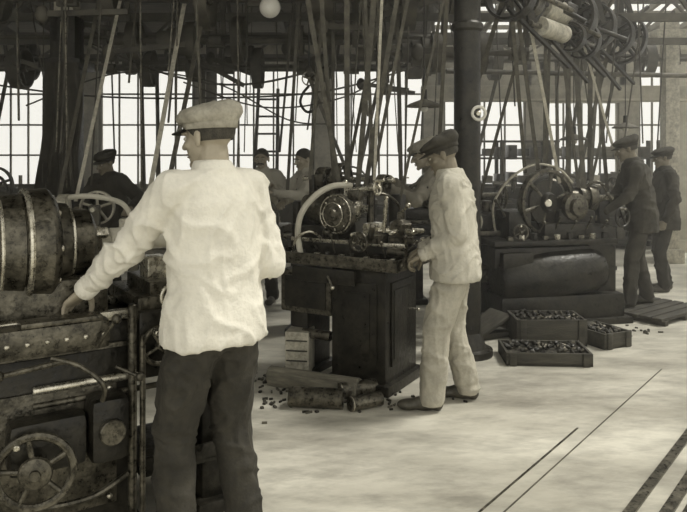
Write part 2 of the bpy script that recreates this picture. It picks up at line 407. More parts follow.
# ================================================================= ROOM
U=V((.6226,.7825,0)); N=V((-.7825,.6226,0))
b=B('floor'); b.geo([(-7,-1,0),(7,-1,0),(7,12.2,0),(-7,12.2,0)],[(0,1,2,3)],floorm); b.done()
b=B('wall_back')
b.box((0,12.1,.5),(13,.2,1.0),dado,bev=0); b.box((0,12.1,3.3),(13,.2,.34),plaster,bev=0)
piers=[-6.2,-4.35,-2.4,-.35,1.55,3.3,4.9,6.2]
for x in piers: b.box((x,12.1,2.06),(.28 if x<1 else .34,.2,2.14),plaster,bev=0)
b.box((2.42,12.1,2.85),(1.6,.2,.6),plaster,bev=0); b.box((4.1,12.1,2.8),(1.5,.2,.7),plaster,bev=0)
b.done()
for i in range(len(piers)-1):
    b=B('window_%d'%(i+1)); x0=piers[i]+.17; x1=piers[i+1]-.17
    for x in(x0,x1): b.beam((x,12.06,1),(x,12.06,3.13),.06,.06,framem)
    nx=5 if i<4 else 4
    for j in range(1,nx): x=x0+(x1-x0)*j/nx; b.beam((x,12.06,1),(x,12.06,3.13),.028,.03,framem)
    for j,z in enumerate((1.03,1.55,2.07,2.6,3.1)): b.beam((x0,12.06,z),(x1,12.06,z),.03,.05 if j in(0,4) else .03,framem)
    b.done()
b=B('wall_left'); b.box((-6.6,6,1.8),(.2,13,3.6),plaster,bev=0); b.box((-6.48,6,.5),(.04,13,1.0),dado,bev=0); b.done()
b=B('wall_right'); b.box((6.6,7,.5),(.2,10.4,1.0),plaster,bev=0); b.box((6.6,7,3.3),(.2,10.4,.34),plaster,bev=0)
for y in(2,4.5,7,9.5,12): b.box((6.6,y,2.06),(.2,.3,2.14),plaster,bev=0)
b.done()
def zr(y): return 3.5+(12.2-y)*.13
b=B('ceiling'); y0=.5
b.geo([(-6.7,12.2,zr(12.2)),(1.3,12.2,zr(12.2)),(1.3,y0,zr(y0)),(-6.7,y0,zr(y0)),(-6.7,12.2,zr(12.2)+.05),(1.3,12.2,zr(12.2)+.05),(1.3,y0,zr(y0)+.05),(-6.7,y0,zr(y0)+.05)],[(0,1,2,3),(4,5,6,7),(0,1,5,4),(1,2,6,5),(2,3,7,6),(3,0,4,7)],roofm)
x=-6.2
while x<1.3: b.beam((x,12,zr(12)-.07),(x,y0,zr(y0)-.07),.08,.14,trussm,up=(0,0,1)); x+=.75
b.done()
b=B('skylight')
x=1.4
while x<6.6: b.beam((x,12.2,zr(12.2)),(x,y0,zr(y0)),.06,.08,framem,up=(0,0,1)); x+=.45
for y in(12.1,11.4,10.7,10,9.3,8.6,7.6,6.6,5.6,3.5,1): b.beam((1.3,y,zr(y)+.03),(6.7,y,zr(y)+.03),.08,.06,framem)
b.done()
for y in(11.2,9.6,7.9):
    b=B('roof_truss'); zt=3.12; zc=zr(y)-.16
    b.beam((-6.5,y,zt),(6.5,y,zt),.07,.09,trussm); b.beam((-6.5,y,zc),(6.5,y,zc),.07,.08,trussm)
    x=-6.5;f=0
    while x<6.4: b.beam((x,y,zt if f else zc),(x+.55,y,zc if f else zt),.035,.035,trussm); x+=.55; f=1-f
    b.done()
b=B('iron_column')
b.cyl((0,0,.12),(0,0,4.2),.105,iron,seg=32); b.rev((0,0,0),(0,0,1),[(0,.2),(.05,.2),(.06,.15),(.14,.125),(.18,.105)],iron); b.rev((0,0,2.55),(0,0,1),[(0,.107),(.02,.125),(.06,.125),(.08,.107)],iron)
b.ring((.06,-.17,1.9),(0,1,0),.05,.012,glassm); b.cyl((.06,-.09,1.9),(.06,-.16,1.9),.02,steel)
b.done((.98,5.55,0))
b=B('iron_column'); b.box((0,0,1.5),(.26,.26,3),iron,bev=.02); b.box((0,0,.1),(.42,.42,.2),iron); b.box((0,0,3.05),(.2,.2,1.2),hsteel); b.box((0,0,2.5),(.42,.42,.1),iron)
b.done((-2.86,7.25,0))
# dark cloth hung on the column
b=B('hanging_cloth'); nx,nz=26,22; vs_=[];fs_=[]
for s_ in(0,1):
    for j in range(nz+1):
        for i in range(nx+1):
            u=i/nx; t=j/nz; wd=.34+.10*t+.03*math.sin(t*7)
            x=(u-.5)*wd+.03*math.sin(t*5); y=-.17-.035*math.sin(u*20+t*2)*(.4+t)-.04*math.sin(u*math.pi)-.012*s_
            vs_.append(V((x,y,2.5-1.35*t-.06*math.sin(u*6)*t)))
o_=(nx+1)*(nz+1)
for s_ in(0,1):
    for j in range(nz):
        for i in range(nx): a=s_*o_+j*(nx+1)+i; fs_.append((a,a+1,a+nx+2,a+nx+1))
for j in range(nz):
    for i in(0,nx): a=j*(nx+1)+i; fs_.append((a,a+nx+1,a+nx+1+o_,a+o_))
b.geo(vs_,fs_,darkcl); b.done((-2.84,7.22,0))
b=B('iron_column'); b.cyl((0,0,0),(0,0,3.8),.08,hiron); b.rev((0,0,0),(0,0,1),[(0,.15),(.06,.15),(.12,.08)],hiron); b.done((-2.0,10.6,0))
b=B('timber_post'); b.box((0,0,1.75),(.2,.2,3.5),hsteel); b.box((0,0,.1),(.3,.3,.2),hsteel); b.box((0,0,3.3),(.5,.3,.14),hsteel); b.done((4.75,10.2,0))
b=B('timber_post'); b.box((0,0,1.75),(.22,.2,3.5),palew); b.box((0,0,.1),(.34,.3,.2),palew); b.box((0,0,3.3),(.5,.3,.14),palew); b.done((5.45,11.3,0))
b=B('ladder')
for x in(-.2,.2): b.beam((x,0,0),(x*.8,.75,2.65),.05,.06,wooddk)
for i in range(9):
    t=(i+.6)/9.2; b.cyl((-.2*(1-.2*t),.75*t,2.65*t),(.2*(1-.2*t),.75*t,2.65*t),.018,wooddk,seg=10)
b.done((-1.25,10.9,0))
b=B('storage_rack')
for x in(-.9,0,.9):
    for y in(-.2,.2): b.box((x,y,.9),(.06,.06,1.8),wooddk)
for z in(.15,.6,1.05,1.5,1.78):
    b.box((0,0,z),(1.9,.46,.03),wooddk)
    if z<1.7:
        for i in range(9): b.box((-.8+.2*i,0,z+.1),(.13,.3,.12+.06*(i%3)),[hiron,iron,iron,wood][(i*7+int(z*10))%4],bev=.01)
b.done((2.6,11.7,0))
b=B('storage_rack')
for x in(-.9,.9):
    for y in(-.2,.2): b.box((x,y,.9),(.06,.06,1.8),wooddk)
for z in(.15,.6,1.05,1.5):
    b.box((0,0,z),(1.9,.46,.03),wooddk)
    for i in range(8): b.box((-.75+.21*i,0,z+.1),(.14,.3,.14+.05*(i%3)),[iron,palew,hiron,wood][(i*5+int(z*10))%4],bev=.01)
b.done((4.3,11.75,0))
b=B('floor_rail_track')
o=V((1.28,3.12,0))
for off,w in((0,.045),(-.13,.05),(-.20,.03),(-.27,.05),(-.36,.06),(-.44,.03)):
    p=o+N*off; b.beam(p-U*2.6+V((0,0,.006)),p+U*4+V((0,0,.006)),w,.012,iron2,up=(0,0,1))
b.done()
b=B('floor_channel'); p=V((.61,3.12,0)); b.beam(p-U*2+V((0,0,.002)),p+U*1.2+V((0,0,.002)),.010,.004,iron2,up=(0,0,1)); p=V((.72,3.12,0)); b.beam(p-U*2+V((0,0,.002)),p+U*2.6+V((0,0,.002)),.006,.004,hiron,up=(0,0,1)); b.done()

# ================================================================= LATHE (foreground)
def fg_lathe():
    b=B('engine_lathe')
    b.box((-.12,.05,.40),(.62,.44,.8),iron,bev=.03); b.box((-.12,.05,.04),(.7,.52,.08),iron,bev=.015)
    b.box((-.12,-.175,.42),(.48,.02,.5),iron2,bev=.008)
    for x in(-.33,.09):
        for z in(.2,.64): b.sph((x,-.188,z),(.012,.008,.012),steel,8,6)
    b.box((.62,.05,.38),(.24,.4,.76),iron,bev=.03); b.box((.62,.05,.03),(.3,.5,.06),iron,bev=.012)
    b.box((.21,.05,.82),(1.2,.38,.16),iron,bev=.02); b.box((.21,-.11,.92),(1.2,.05,.04),steel,bev=.01); b.box((.21,.2,.92),(1.2,.05,.04),steel,bev=.01); b.box((.21,-.148,.79),(1.2,.02,.05),iron2)
    b.box((-.14,.05,.99),(.5,.34,.2),iron2,bev=.04)
    b.rev((-.42,.02,1.22),(1,0,0),[(0,.05),(0,.13),(.03,.17),(.10,.185),(.12,.185),(.125,.205),(.2,.215),(.205,.2),(.215,.2),(.22,.225),(.30,.232),(.31,.225),(.33,.2),(.34,.17),(.38,.165),(.385,.14),(.47,.135),(.48,.12),(.50,.07),(.52,.05)],iron2,48)
    for i in range(8):
        a=i*math.pi/4; b.cyl((-.10,.02+.19*math.cos(a),1.22+.19*math.sin(a)),(-.082,.02+.19*math.cos(a),1.22+.19*math.sin(a)),.013,steel,seg=6)
    b.ring((-.2,.02,1.22),(1,0,0),.222,.012,steel); b.ring((-.30,.02,1.22),(1,0,0),.2,.008,steel); b.ring((-.03,.02,1.22),(1,0,0),.148,.007,steel)
    for x in(-.4,.03): b.box((x,.05,1.11),(.05,.16,.2),iron,bev=.02)
    for i in range(3):
        a=i*2.094+.5; b.box((.085,.02+.07*math.cos(a),1.22+.07*math.sin(a)),(.07,.04,.04),steel,rot=(a,0,0))
    b.cyl((.07,.02,1.22),(.5,.02,1.22),.036,palew); b.cyl((.14,.02,1.22),(.46,.02,1.22),.05,palew)
    b.box((.64,.05,1.02),(.2,.24,.16),iron,bev=.03); b.cyl((.55,.02,1.22),(.76,.02,1.22),.055,iron2); b.cyl((.47,.02,1.22),(.55,.02,1.22),.02,steel,r1=.03); b.box((.64,.03,1.12),(.14,.12,.12),iron,bev=.02); b.handwheel((.8,.02,1.22),(1,0,0),.09,iron2)
    b.box((.33,.03,.965),(.26,.46,.06),iron2,bev=.015); b.box((.33,-.19,.8),(.26,.06,.28),iron,bev=.025); b.box((.33,.0,1.02),(.14,.34,.06),iron2,bev=.01); b.box((.33,-.02,1.09),(.1,.12,.1),steel,bev=.01)
    b.handwheel((.28,-.25,.8),(0,-1,0),.075,iron2); b.lever((.42,-.22,.82),(.46,-.3,.92),iron2); b.handwheel((.33,-.26,1.0),(0,-1,0),.05,steel,2)
    b.cyl((-.2,-.19,.68),(.7,-.19,.68),.016,steel); b.cyl((-.2,-.19,.62),(.7,-.19,.62),.012,iron2); b.box((.68,-.17,.65),(.06,.1,.14),iron)
    b.box((.06,-.26,.52),(.15,.15,.25),iron,bev=.035); b.cyl((.06,-.33,.52),(.06,-.36,.52),.05,iron2)
    b.box((-.14,-.2,.88),(.44,.12,.12),iron2,bev=.03); b.box((-.1,-.2,.945),(.3,.1,.02),iron2,bev=.006)
    b.box((-.16,-.25,.5),(.28,.12,.2),iron,bev=.04); b.handwheel((-.22,-.36,.44),(-.25,-1,0),.13,iron2,5); b.cyl((-.22,-.36,.44),(-.22,-.2,.44),.03,iron2)
    b.rev((-.22,-.37,.44),(-.25,-1,0),[(0,.06),(.01,.055),(.02,.02),(.03,.018)],iron2)
    b.lever((-.1,-.27,.8),(-.34,-.34,.80),iron2,.012,.022); b.lever((.02,-.25,.83),(.08,-.33,.95),iron2,.009,.02); b.lever((.1,-.24,.74),(.18,-.3,.7),iron2,.009,.018)
    b.cyl((.17,-.23,.02),(.17,-.23,.98),.018,iron2); b.cyl((.20,-.27,.02),(.20,-.27,.86),.012,iron2)
    b.tube([(-.3,-.24,.3),(-.2,-.26,.26),(0,-.26,.25),(.15,-.24,.3)],.012,iron2,8,smooth=True)
    b.tube([(.02,-.3,.6),(.03,-.34,.7),(-.05,-.3,.78),(-.15,-.27,.82)],.010,iron2,8,smooth=True)
    for i in range(6): b.sph((-.3+.07*i,-.262,.88),(.01,.008,.01),steel,8,6)
    b.box((.4,.0,.28),(.4,.5,.03),iron,bev=.01); b.box((.4,-.24,.31),(.4,.02,.07),iron)
    b.cyl((-.47,.0,.86),(-.43,.0,.86),.14,iron,seg=32); b.cyl((-.48,-.1,.66),(-.43,-.1,.66),.09,iron2,seg=28)
    b.done((-1.13,2.96,0),rad(33))
fg_lathe()

# ================================================================= MID MACHINE
def mid_machine():
    b=B('turret_lathe')
    b.box((.22,0,.42),(.42,.5,.80),iron,bev=.025); b.box((.22,0,.035),(.5,.58,.07),iron,bev=.012)
    b.box((.22,-.255,.45),(.3,.02,.56),iron,bev=.01); b.box((.435,0,.45),(.02,.36,.56),iron,bev=.01)
    b.box((.447,-.02,.45),(.01,.28,.46),iron,bev=.004); b.lever((.45,.14,.5),(.49,.14,.5),steel,.006,.012)
    b.box((.22,-.268,.45),(.2,.01,.42),iron,bev=.004)
    b.box((-.2,-.02,.62),(.42,.46,.30),iron2,bev=.015); b.box((-.2,-.255,.62),(.34,.012,.22),iron,bev=.004); b.box((-.31,.0,.25),(.14,.32,.5),iron,bev=.02); b.box((-.31,0,.025),(.22,.4,.05),iron)
    b.cyl((-.25,-.2,.32),(-.02,-.2,.32),.035,iron2)
    b.box((.05,-.02,.84),(1.0,.6,.035),iron2,bev=.01)
    for y in(-.31,.27): b.box((.05,y,.875),(1.0,.02,.06),iron2,bev=.006)
    for x in(-.44,.54): b.box((x,-.02,.875),(.02,.6,.06),iron2,bev=.006)
    b.box((.05,0,.91),(.92,.26,.10),iron,bev=.015); b.box((.05,-.1,.97),(.92,.05,.03),steel,bev=.006); b.box((.05,.1,.97),(.92,.05,.03),steel,bev=.006)
    b.box((-.2,0,1.03),(.4,.26,.1),iron,bev=.02)
    for x in(-.38,-.02): b.box((x,0,1.12),(.05,.22,.24),iron,bev=.03)
    b.rev((-.35,0,1.2),(1,0,0),[(0,.03),(0,.085),(.06,.085),(.062,.115),(.13,.115),(.132,.145),(.20,.145),(.202,.175),(.28,.175),(.285,.05),(.31,.04)],iron2,40)
    b.rev((.0,0,1.2),(1,0,0),[(0,.05),(.01,.10),(.07,.10),(.08,.07),(.1,.06),(.11,.03),(.2,.026)],steel,32)
    b.rev((.02,-.13,1.17),(-.1,-1,0),[(0,.09),(0,.125),(.02,.14),(.06,.14),(.065,.12),(.08,.12),(.085,.085),(.10,.08),(.105,.05),(.13,.045),(.135,.02)],iron2,36)
    b.ring((.01,-.19,1.17),(-.1,-1,0),.13,.006,steel); b.ring((.008,-.225,1.17),(-.1,-1,0),.082,.005,steel)
    for i in range(8):
        a=i*math.pi/4; b.cyl((.02+.105*math.cos(a),-.205,1.17+.105*math.sin(a)),(.018+.105*math.cos(a),-.22,1.17+.105*math.sin(a)),.01,steel,seg=6)
    b.box((.24,0,1.01),(.2,.36,.06),iron2,bev=.012); b.box((.24,-.05,1.07),(.1,.16,.08),steel,bev=.01); b.handwheel((.24,-.27,1.0),(0,-1,0),.06,iron2)
    b.rev((.42,0,.99),(0,0,1),[(0,.1),(.03,.1),(.035,.085),(.12,.085),(.13,.07),(.15,.03),(.2,.025)],iron2,6)
    for i in range(6):
        a=i*math.pi/3+.5; b.cyl((.42+.07*math.cos(a),.07*math.sin(a),1.06),(.42+.16*math.cos(a),.16*math.sin(a),1.06),.022,steel,r1=.016,seg=12)
    b.lever((.42,0,1.18),(.5,-.05,1.24),steel)
    b.cyl((.42,-.2,.94),(.56,-.2,.94),.03,iron2)
    for i in range(4):
        a=i*math.pi/2+.5; b.lever((.56,-.2,.94),(.575,-.2+.13*math.cos(a),.94+.13*math.sin(a)),iron2,.009,.016)
    b.handwheel((.56,.06,.93),(1,0,0),.08,iron2)
    for x in(-.4,.1): b.box((x,.17,1.18),(.05,.06,.5),iron,bev=.015)
    b.cyl((-.5,.17,1.4),(.28,.17,1.4),.018,steel); b.pulley((-.3,.17,1.4),(1,0,0),.09,.07,iron2,4); b.pulley((-.15,.17,1.4),(1,0,0),.12,.07,iron2,4); b.pulley((.2,.17,1.36),(1,0,0),.08,.06,iron2,4)
    b.tube([(.3,.15,1.0),(.34,.15,1.2),(.28,.05,1.3),(.16,-.05,1.3),(.1,-.1,1.25)],.010,iron2,10,smooth=True)
    b.tube([(-.22,-.27,.86),(-.25,-.27,1.03),(-.22,-.26,1.18),(-.14,-.2,1.30),(-.06,-.1,1.36),(.0,.05,1.36)],.022,palew,10,smooth=True)
    b.tube([(-.3,-.26,.9),(-.24,-.3,1.0),(-.14,-.28,1.05),(-.1,-.2,1.0)],.009,steel,8,smooth=True)
    for i in range(7):
        x=-.38+i*.13; b.lever((x,-.2,.9),(x+.02*math.sin(i*2),-.24-.02*(i%3),1.0+.03*(i%2)),iron2,.006,.012)
    b.cyl((.3,-.22,1.02),(.36,-.3,1.12),.02,iron2); b.sph((-.05,-.2,1.04),.035,iron2)
    for i in range(14): b.box((-.38+.065*i,-.24+.02*(i%3),.875),(.04,.03,.03+.02*(i%3)),[iron2,steel,iron][i%3],rot=(0,0,i*1.1),bev=.004)
    b.cyl((-.02,0,1.24),(-.02,0,1.36),.014,steel); b.sph((-.02,0,1.38),.024,steel)
    b.box((-.1,.22,1.3),(.2,.02,.12),iron,bev=.008); b.box((.3,.2,1.15),(.1,.1,.3),iron,bev=.02)
    b.box((.12,-.1,1.30),(.1,.08,.08),iron2,bev=.02); b.cyl((.05,-.1,1.33),(.3,-.12,1.36),.018,steel); b.handwheel((.3,-.12,1.36),(1,0,.1),.05,steel,3); b.cyl((.2,-.02,1.1),(.2,-.02,1.38),.02,iron2); b.cyl((.33,-.08,1.05),(.36,-.1,1.3),.014,steel)
    b.box((-.02,-.3,.76),(.5,.03,.1),iron,bev=.01); b.lever((.02,-.31,.76),(.1,-.38,.7),steel,.008,.015)
    return b.done((.03,5.03,0),rad(-30))
mid_machine()

# ================================================================= RIGHT MACHINE
def right_machine():
    b=B('gear_cutting_machine')
    b.box((0,.0,.14),(1.25,.6,.28),iron,bev=.04); b.box((0,0,.03),(1.35,.7,.06),iron)
    b.rev((-.6,-.12,.40),(1,.0,.09),[(0,.1),(0,.18),(.04,.21),(.5,.24),(.95,.22),(1.05,.18),(1.1,.1)],iron,36)
    b.box((-.1,.05,.62),(1.1,.5,.2),iron,bev=.04); b.box((.45,.05,.55),(.3,.5,.7),iron,bev=.04)
    b.box((-.05,.02,.76),(1.25,.56,.05),iron,bev=.012)
    b.box((-.35,.05,.9),(.24,.32,.3),iron,bev=.04); b.box((.25,.05,.92),(.4,.3,.26),iron,bev=.05)
    b.pulley((-.05,-.04,1.12),(.25,-1,0),.32,.07,iron2,6); b.rim((.1,.12,1.12),(.25,-1,0),.26,.1,.03,iron)
    b.rev((-.05,.0,1.12),(.25,-1,0),[(0,.05),(0,.2),(.02,.22),(.05,.22),(.06,.1),(.1,.08)],iron,30)
    b.cyl((-.08,-.14,1.12),(.02,.3,1.12),.035,steel)
    b.box((-.02,.2,.98),(.12,.12,.36),iron,bev=.02)
    b.rev((.2,-.06,1.08),(.1,-1,0),[(0,.1),(.02,.13),(.09,.13),(.10,.09),(.14,.08),(.15,.03)],iron2,30)
    b.rev((.28,.1,1.15),(1,0,0),[(0,.08),(.08,.08),(.082,.11),(.16,.11),(.162,.14),(.24,.14),(.25,.04)],iron2,30)
    b.cyl((.5,.1,1.15),(.75,.1,1.15),.025,steel); b.box((.6,.1,.98),(.12,.2,.3),iron,bev=.03); b.handwheel((.66,-.2,.98),(.3,-1,0),.09,iron)
    b.handwheel((-.4,-.22,.86),(0,-1,0),.07,iron2); b.lever((-.5,-.1,1.0),(-.62,-.16,1.15),iron2); b.lever((.4,-.1,1.05),(.5,-.2,1.2),iron2)
    b.tube([(-.5,.1,.8),(-.55,.05,1.1),(-.4,0,1.35),(-.15,0,1.48),(.1,0,1.44),(.25,.0,1.3)],.012,hsteel,8,smooth=True)
    b.tube([(.3,.1,.9),(.42,.05,1.25),(.55,.0,1.3),(.68,0,1.1)],.014,iron2,8,smooth=True)
    for i in range(9): b.box((-.5+.12*i,-.2,.80),(.05,.05,.04+.03*(i%3)),[iron2,steel,iron][i%3],rot=(0,0,i),bev=.006)
    b.box((.1,-.05,.86),(.5,.3,.14),iron,bev=.02); b.box((-.45,-.22,.6),(.3,.12,.16),iron,bev=.02)
    for i in range(5): b.lever((-.2+.16*i,-.18,.85),(-.18+.16*i,-.25,.95+.04*(i%2)),iron2,.008,.016)
    b.done((1.98,6.75,0),rad(12))
right_machine()
b=B('side_bench'); b.box((0,0,.82),(.5,.5,.05),iron2,bev=.01); b.box((0,0,.4),(.4,.4,.78),iron,bev=.02); b.box((0,-.05,.93),(.3,.25,.16),iron,bev=.02); b.handwheel((-.1,-.22,.93),(0,-1,0),.09,hsteel); b.cyl((.1,0,1.0),(.1,0,1.12),.05,iron2); b.box((0,-.21,.5),(.34,.02,.3),iron2)
b.done((1.32,6.95,0),rad(5))

def bench_machine(name,loc,rz,m1,m2,s=1.,wheelr=.2,hose=1.3,hm=None):
    b=B(name)
    for x in(-.45,.45): b.box((x*s,0,.36),(.16,.4,.72),m1,bev=.03); b.box((x*s,0,.03),(.24,.48,.06),m1,bev=.01)
    b.box((0,0,.78),(1.3*s,.42,.12),m1,bev=.02); b.box((0,-.12,.86),(1.25*s,.05,.04),m2); b.box((0,.12,.86),(1.25*s,.05,.04),m2)
    b.box((-.4*s,0,.94),(.34,.28,.12),m1,bev=.03)
    for x in(-.55,-.24): b.box((x*s,0,1.05),(.05,.2,.2),m1,bev=.02)
    b.rev((-.53*s,0,1.12),(1,0,0),[(0,.06),(.06,.06),(.062,.09),(.13,.09),(.132,.12),(.2,.12),(.202,.15),(.27,.15),(.28,.03),(.4,.03)],m2,30)
    b.box((.15*s,0,.91),(.26,.44,.06),m2,bev=.01); b.box((.15*s,-.2,.78),(.24,.06,.2),m1,bev=.02); b.handwheel((.15*s,-.26,.78),(0,-1,0),.08,m2); b.box((.15*s,0,1.0),(.1,.14,.14),m2,bev=.01)
    b.box((.5*s,0,.95),(.18,.2,.14),m1,bev=.03); b.cyl((.36*s,0,1.12),(.62*s,0,1.12),.045,m2); b.box((.5*s,0,1.05),(.12,.1,.12),m1,bev=.02); b.handwheel((.66*s,0,1.12),(1,0,0),wheelr*.5,m2)
    b.pulley((-.1*s,.24,1.14),(0,1,0),wheelr,.07,m2,5); b.cyl((-.1*s,.0,1.14),(-.1*s,.32,1.14),.02,m2); b.box((-.1*s,.12,1.0),(.08,.08,.34),m1)
    b.tube([(-.55*s,.1,.9),(-.5*s,0,hose-.1),(-.2*s,0,hose),(.1*s,0,hose-.05),(.2*s,0,1.05)],.022,hm or m2,8,smooth=True)
    return b.done(loc,rz)
bench_machine('bench_lathe',(-1.9,5.6,0),rad(10),hiron,hsteel,1.05,.14,1.25,palew)
bench_machine('bench_lathe',(-3.4,6.3,0),rad(10),hiron,iron2,1.,.16,1.2)
bench_machine('bench_lathe',(-.8,6.4,0),rad(-10),iron,iron2,1.,.14,1.2)
bench_machine('bench_lathe',(1.15,7.6,0),rad(5),iron,iron2,.9,.26)
bench_machine('bench_lathe',(3.1,9.6,0),rad(12),iron,iron2,1.,.26)
bench_machine('bench_lathe',(1.9,10.6,0),rad(0),iron,iron2,1.,.26)
bench_machine('bench_lathe',(.2,10.0,0),rad(0),iron,hiron,1.,.26)
bench_machine('bench_lathe',(-4.8,9.6,0),rad(0),hiron,hiron,1.,.26)
b=B('workbench'); b.box((0,0,.86),(5.2,.6,.07),wood,bev=.01)
for x in(-2.4,-1.2,0,1.2,2.4):
    for y in(-.24,.24): b.box((x,y,.42),(.09,.09,.84),wood)
b.box((0,-.05,.2),(5.1,.45,.03),wood)
for i in range(10):
    x=-2.4+i*.5; b.box((x,.05,.95),(.14+.05*(i%2),.16,.12),hiron,bev=.015); b.cyl((x+.05,.0,1.0),(x+.05,.0,1.12+.05*(i%3)),.03,hsteel)
b.done((-4.0,11.6,0))

# ================================================================= overhead line shafting
def hanger(b,x,y,z,top,m):
    b.beam((x,y,top),(x-.09,y,z+.06),.04,.04,m); b.beam((x,y,top),(x+.09,y,z+.06),.04,.04,m); b.cyl((x-.07,y,z),(x+.07,y,z),.06,m); b.box((x,y,z-.05),(.2,.06,.05),m)
def shaft(y,z,x0,x1,m,pl,hs,tilt=0):
    b=B('line_shaft'); b.cyl((x0,y,z),(x1,y,z),.03,m)
    for x,R,w in pl:
        if w>.3: b.rev((x-w/2,y,z),(1,0,0),[(0,R*.5),(w*.24,R*.5),(w*.25,R*.66),(w*.49,R*.66),(w*.5,R*.83),(w*.74,R*.83),(w*.75,R),(w,R),(w,R*.3)],m,26)
        else: b.pulley((x,y,z),(1,0,0),R,w,m,5)
    for x in hs: hanger(b,x,y,z,zr(y)-.1,m)
    b.done()
shaft(9,2.68,-5,1.2,trussm,((-4.15,.26,.16),(-3.7,.15,.12),(-2.5,.24,.14),(-1.9,.17,.2),(-1.1,.26,.12),(-.4,.18,.4),(.5,.24,.14),(.9,.14,.2)),(-4.6,-3,-1.5,.1,1.1))
shaft(10.2,2.95,-5.4,5.6,trussm,((-4.6,.3,.16),(-3.1,.22,.12),(-1.5,.2,.4),(-.2,.28,.14),(1.2,.24,.14),(2.2,.3,.14),(3.3,.2,.4),(4.4,.26,.14)),(-5,-2.5,0,2.6,4.8))
shaft(7.4,2.78,-2.5,-.1,trussm,((-2.2,.2,.12),(-1.75,.2,.4),(-1.1,.25,.12),(-.5,.16,.16)),(-2.35,-1.35,-.2))
shaft(7.2,2.62,.15,1.9,trussm,((.4,.18,.12),(.8,.2,.4),(1.4,.22,.1)),(.2,1.1,1.8))
shaft(6.6,3.05,-4,1.4,trussm,((-3.3,.24,.14),(-2.2,.17,.14),(-1.3,.3,.12),(-.2,.2,.2),(.6,.3,.14),(1.1,.15,.2)),(-3.8,-2.6,-.8,.3,1.3))
b=B('line_shaft'); b.cyl((-1.2,4.9,3.35),(1.2,5.1,3.35),.035,trussm)
for x,R in((-.9,.2),(-.3,.25),(.15,.2),(.45,.28),(.9,.2)): b.pulley((x,5,3.35),(1,.08,0),R,.14,trussm,5)
for x in(-1.1,0,1.1): b.beam((x,5,3.35),(x,5.6,zr(5.6)),.05,.05,trussm)
b.done()
b=B('overhead_countershaft')
s0=V((1.25,5.7,2.93)); 
b.cyl(s0,s0+U*3.9,.03,iron2)
for t,R,w,m in((.25,.22,.12,iron),(.55,.16,.14,iron2),(1.0,.12,.5,hsteel),(1.55,.28,.12,iron),(1.8,.2,.1,iron2),(2.2,.26,.12,iron),(2.55,.15,.12,iron2),(2.9,.24,.14,iron),(3.2,.3,.1,iron),(3.5,.2,.14,iron2)):
    if w>.4: b.rev(s0+U*(t-.1),U,[(0,.05),(0,.10),(.02,.12),(.5,.12),(.52,.10),(.55,.05)],m,30)
    else: b.pulley(s0+U*t,U,R,w,m,5)
for t in(.1,.8,2.0,3.2):
    p=s0+U*t; b.beam(p,p+V((0,.1,1.1)),.08,.08,iron); b.beam(p+V((.2,0,0)),p+V((0,.1,.9)),.05,.05,iron); b.sph(p,(.09,.09,.09),iron)
p=s0+V((.35,.3,-.22)); b.cyl(p,p+U*1.8,.025,iron2); b.cyl(p+U*.2,p+U*.75,.085,hsteel); b.pulley(p+U*.95,U,.14,.1,iron); b.pulley(p+U*1.25,U,.18,.1,iron)
for t in(.05,1.5): b.beam(p+U*t,p+U*t+V((-.2,-.1,.6)),.06,.06,iron)
for i in range(14):
    q=s0+U*(.2+.22*i)+V((.1,0,.08*math.sin(i*2.3))); b.cyl(q,q+V((.4*math.sin(i*1.7),.2*math.cos(i),.3*math.cos(i*2.1))),.025,iron2 if i%2 else iron); b.box(q+V((0,0,.1)),(.12,.1,.14),iron,rot=(i,i*.7,i*1.3),bev=.02)
for i in range(5): b.beam(s0+U*(.2+.5*i)+V((0,0,-.12)),s0+U*(.9+.5*i)+V((.25,0,-.55-.1*(i%2))),.03,.03,iron)
b.done()

b=B('drive_belt')
for (p0,p1,w,m) in [
 ((-.36,5.0,3.3),(-.02,5.1,1.3),.035,leather),((-.2,5.0,3.3),(-.06,5.15,1.28),.03,leather),
 ((.02,5.0,3.4),(.03,5.15,1.25),.04,leather),((.27,5.0,3.3),(.1,5.1,1.3),.04,leather),((.5,5.0,3.4),(.16,5.1,1.35),.035,leather),((.6,5.0,3.4),(.2,5.1,1.35),.025,leather),
 ((.30,5.0,3.3),(.22,5.0,1.4),.02,pbelt),((-.1,5.0,3.3),(-.25,5.2,1.4),.025,leather),((.4,5.0,3.3),(.02,5.2,1.4),.025,leather),((.12,5.0,3.4),(.22,5.1,1.4),.025,leather),((.85,5.0,3.3),(.40,5.0,1.25),.02,leather),
 ((.78,5.0,3.4),(.78,5.9,1.2),.03,leather)]:
    b.beam(p0,p1,w,.006,m,up=(0,1,0))
b.done()
b=B('drive_belt')
for (p0,p1,w,m) in [
 ((-1.50,6.6,3.0),(-1.62,5.8,1.2),.04,pbelt),((-1.30,6.6,3.0),(-1.48,5.8,1.2),.04,hiron),
 ((-2.3,6.6,3.05),(-2.32,5.7,1.2),.035,leather),((-2.1,6.6,3.05),(-2.18,5.7,1.2),.03,pbelt),
 ((-3.4,6.6,3.05),(-3.5,6.5,1.2),.04,leather),((-3.2,6.6,3.05),(-3.6,6.5,1.2),.04,leather),
 ((-.42,6.6,3.05),(-.52,6.5,1.25),.03,leather),((-.1,6.6,3.05),(-.1,6.9,1.1),.03,hiron),((.5,6.6,3.3),(.55,6.6,.9),.04,leather)]:
    b.beam(p0,p1,w,.006,m,up=(0,1,0))
b.done()
b=B('drive_belt')
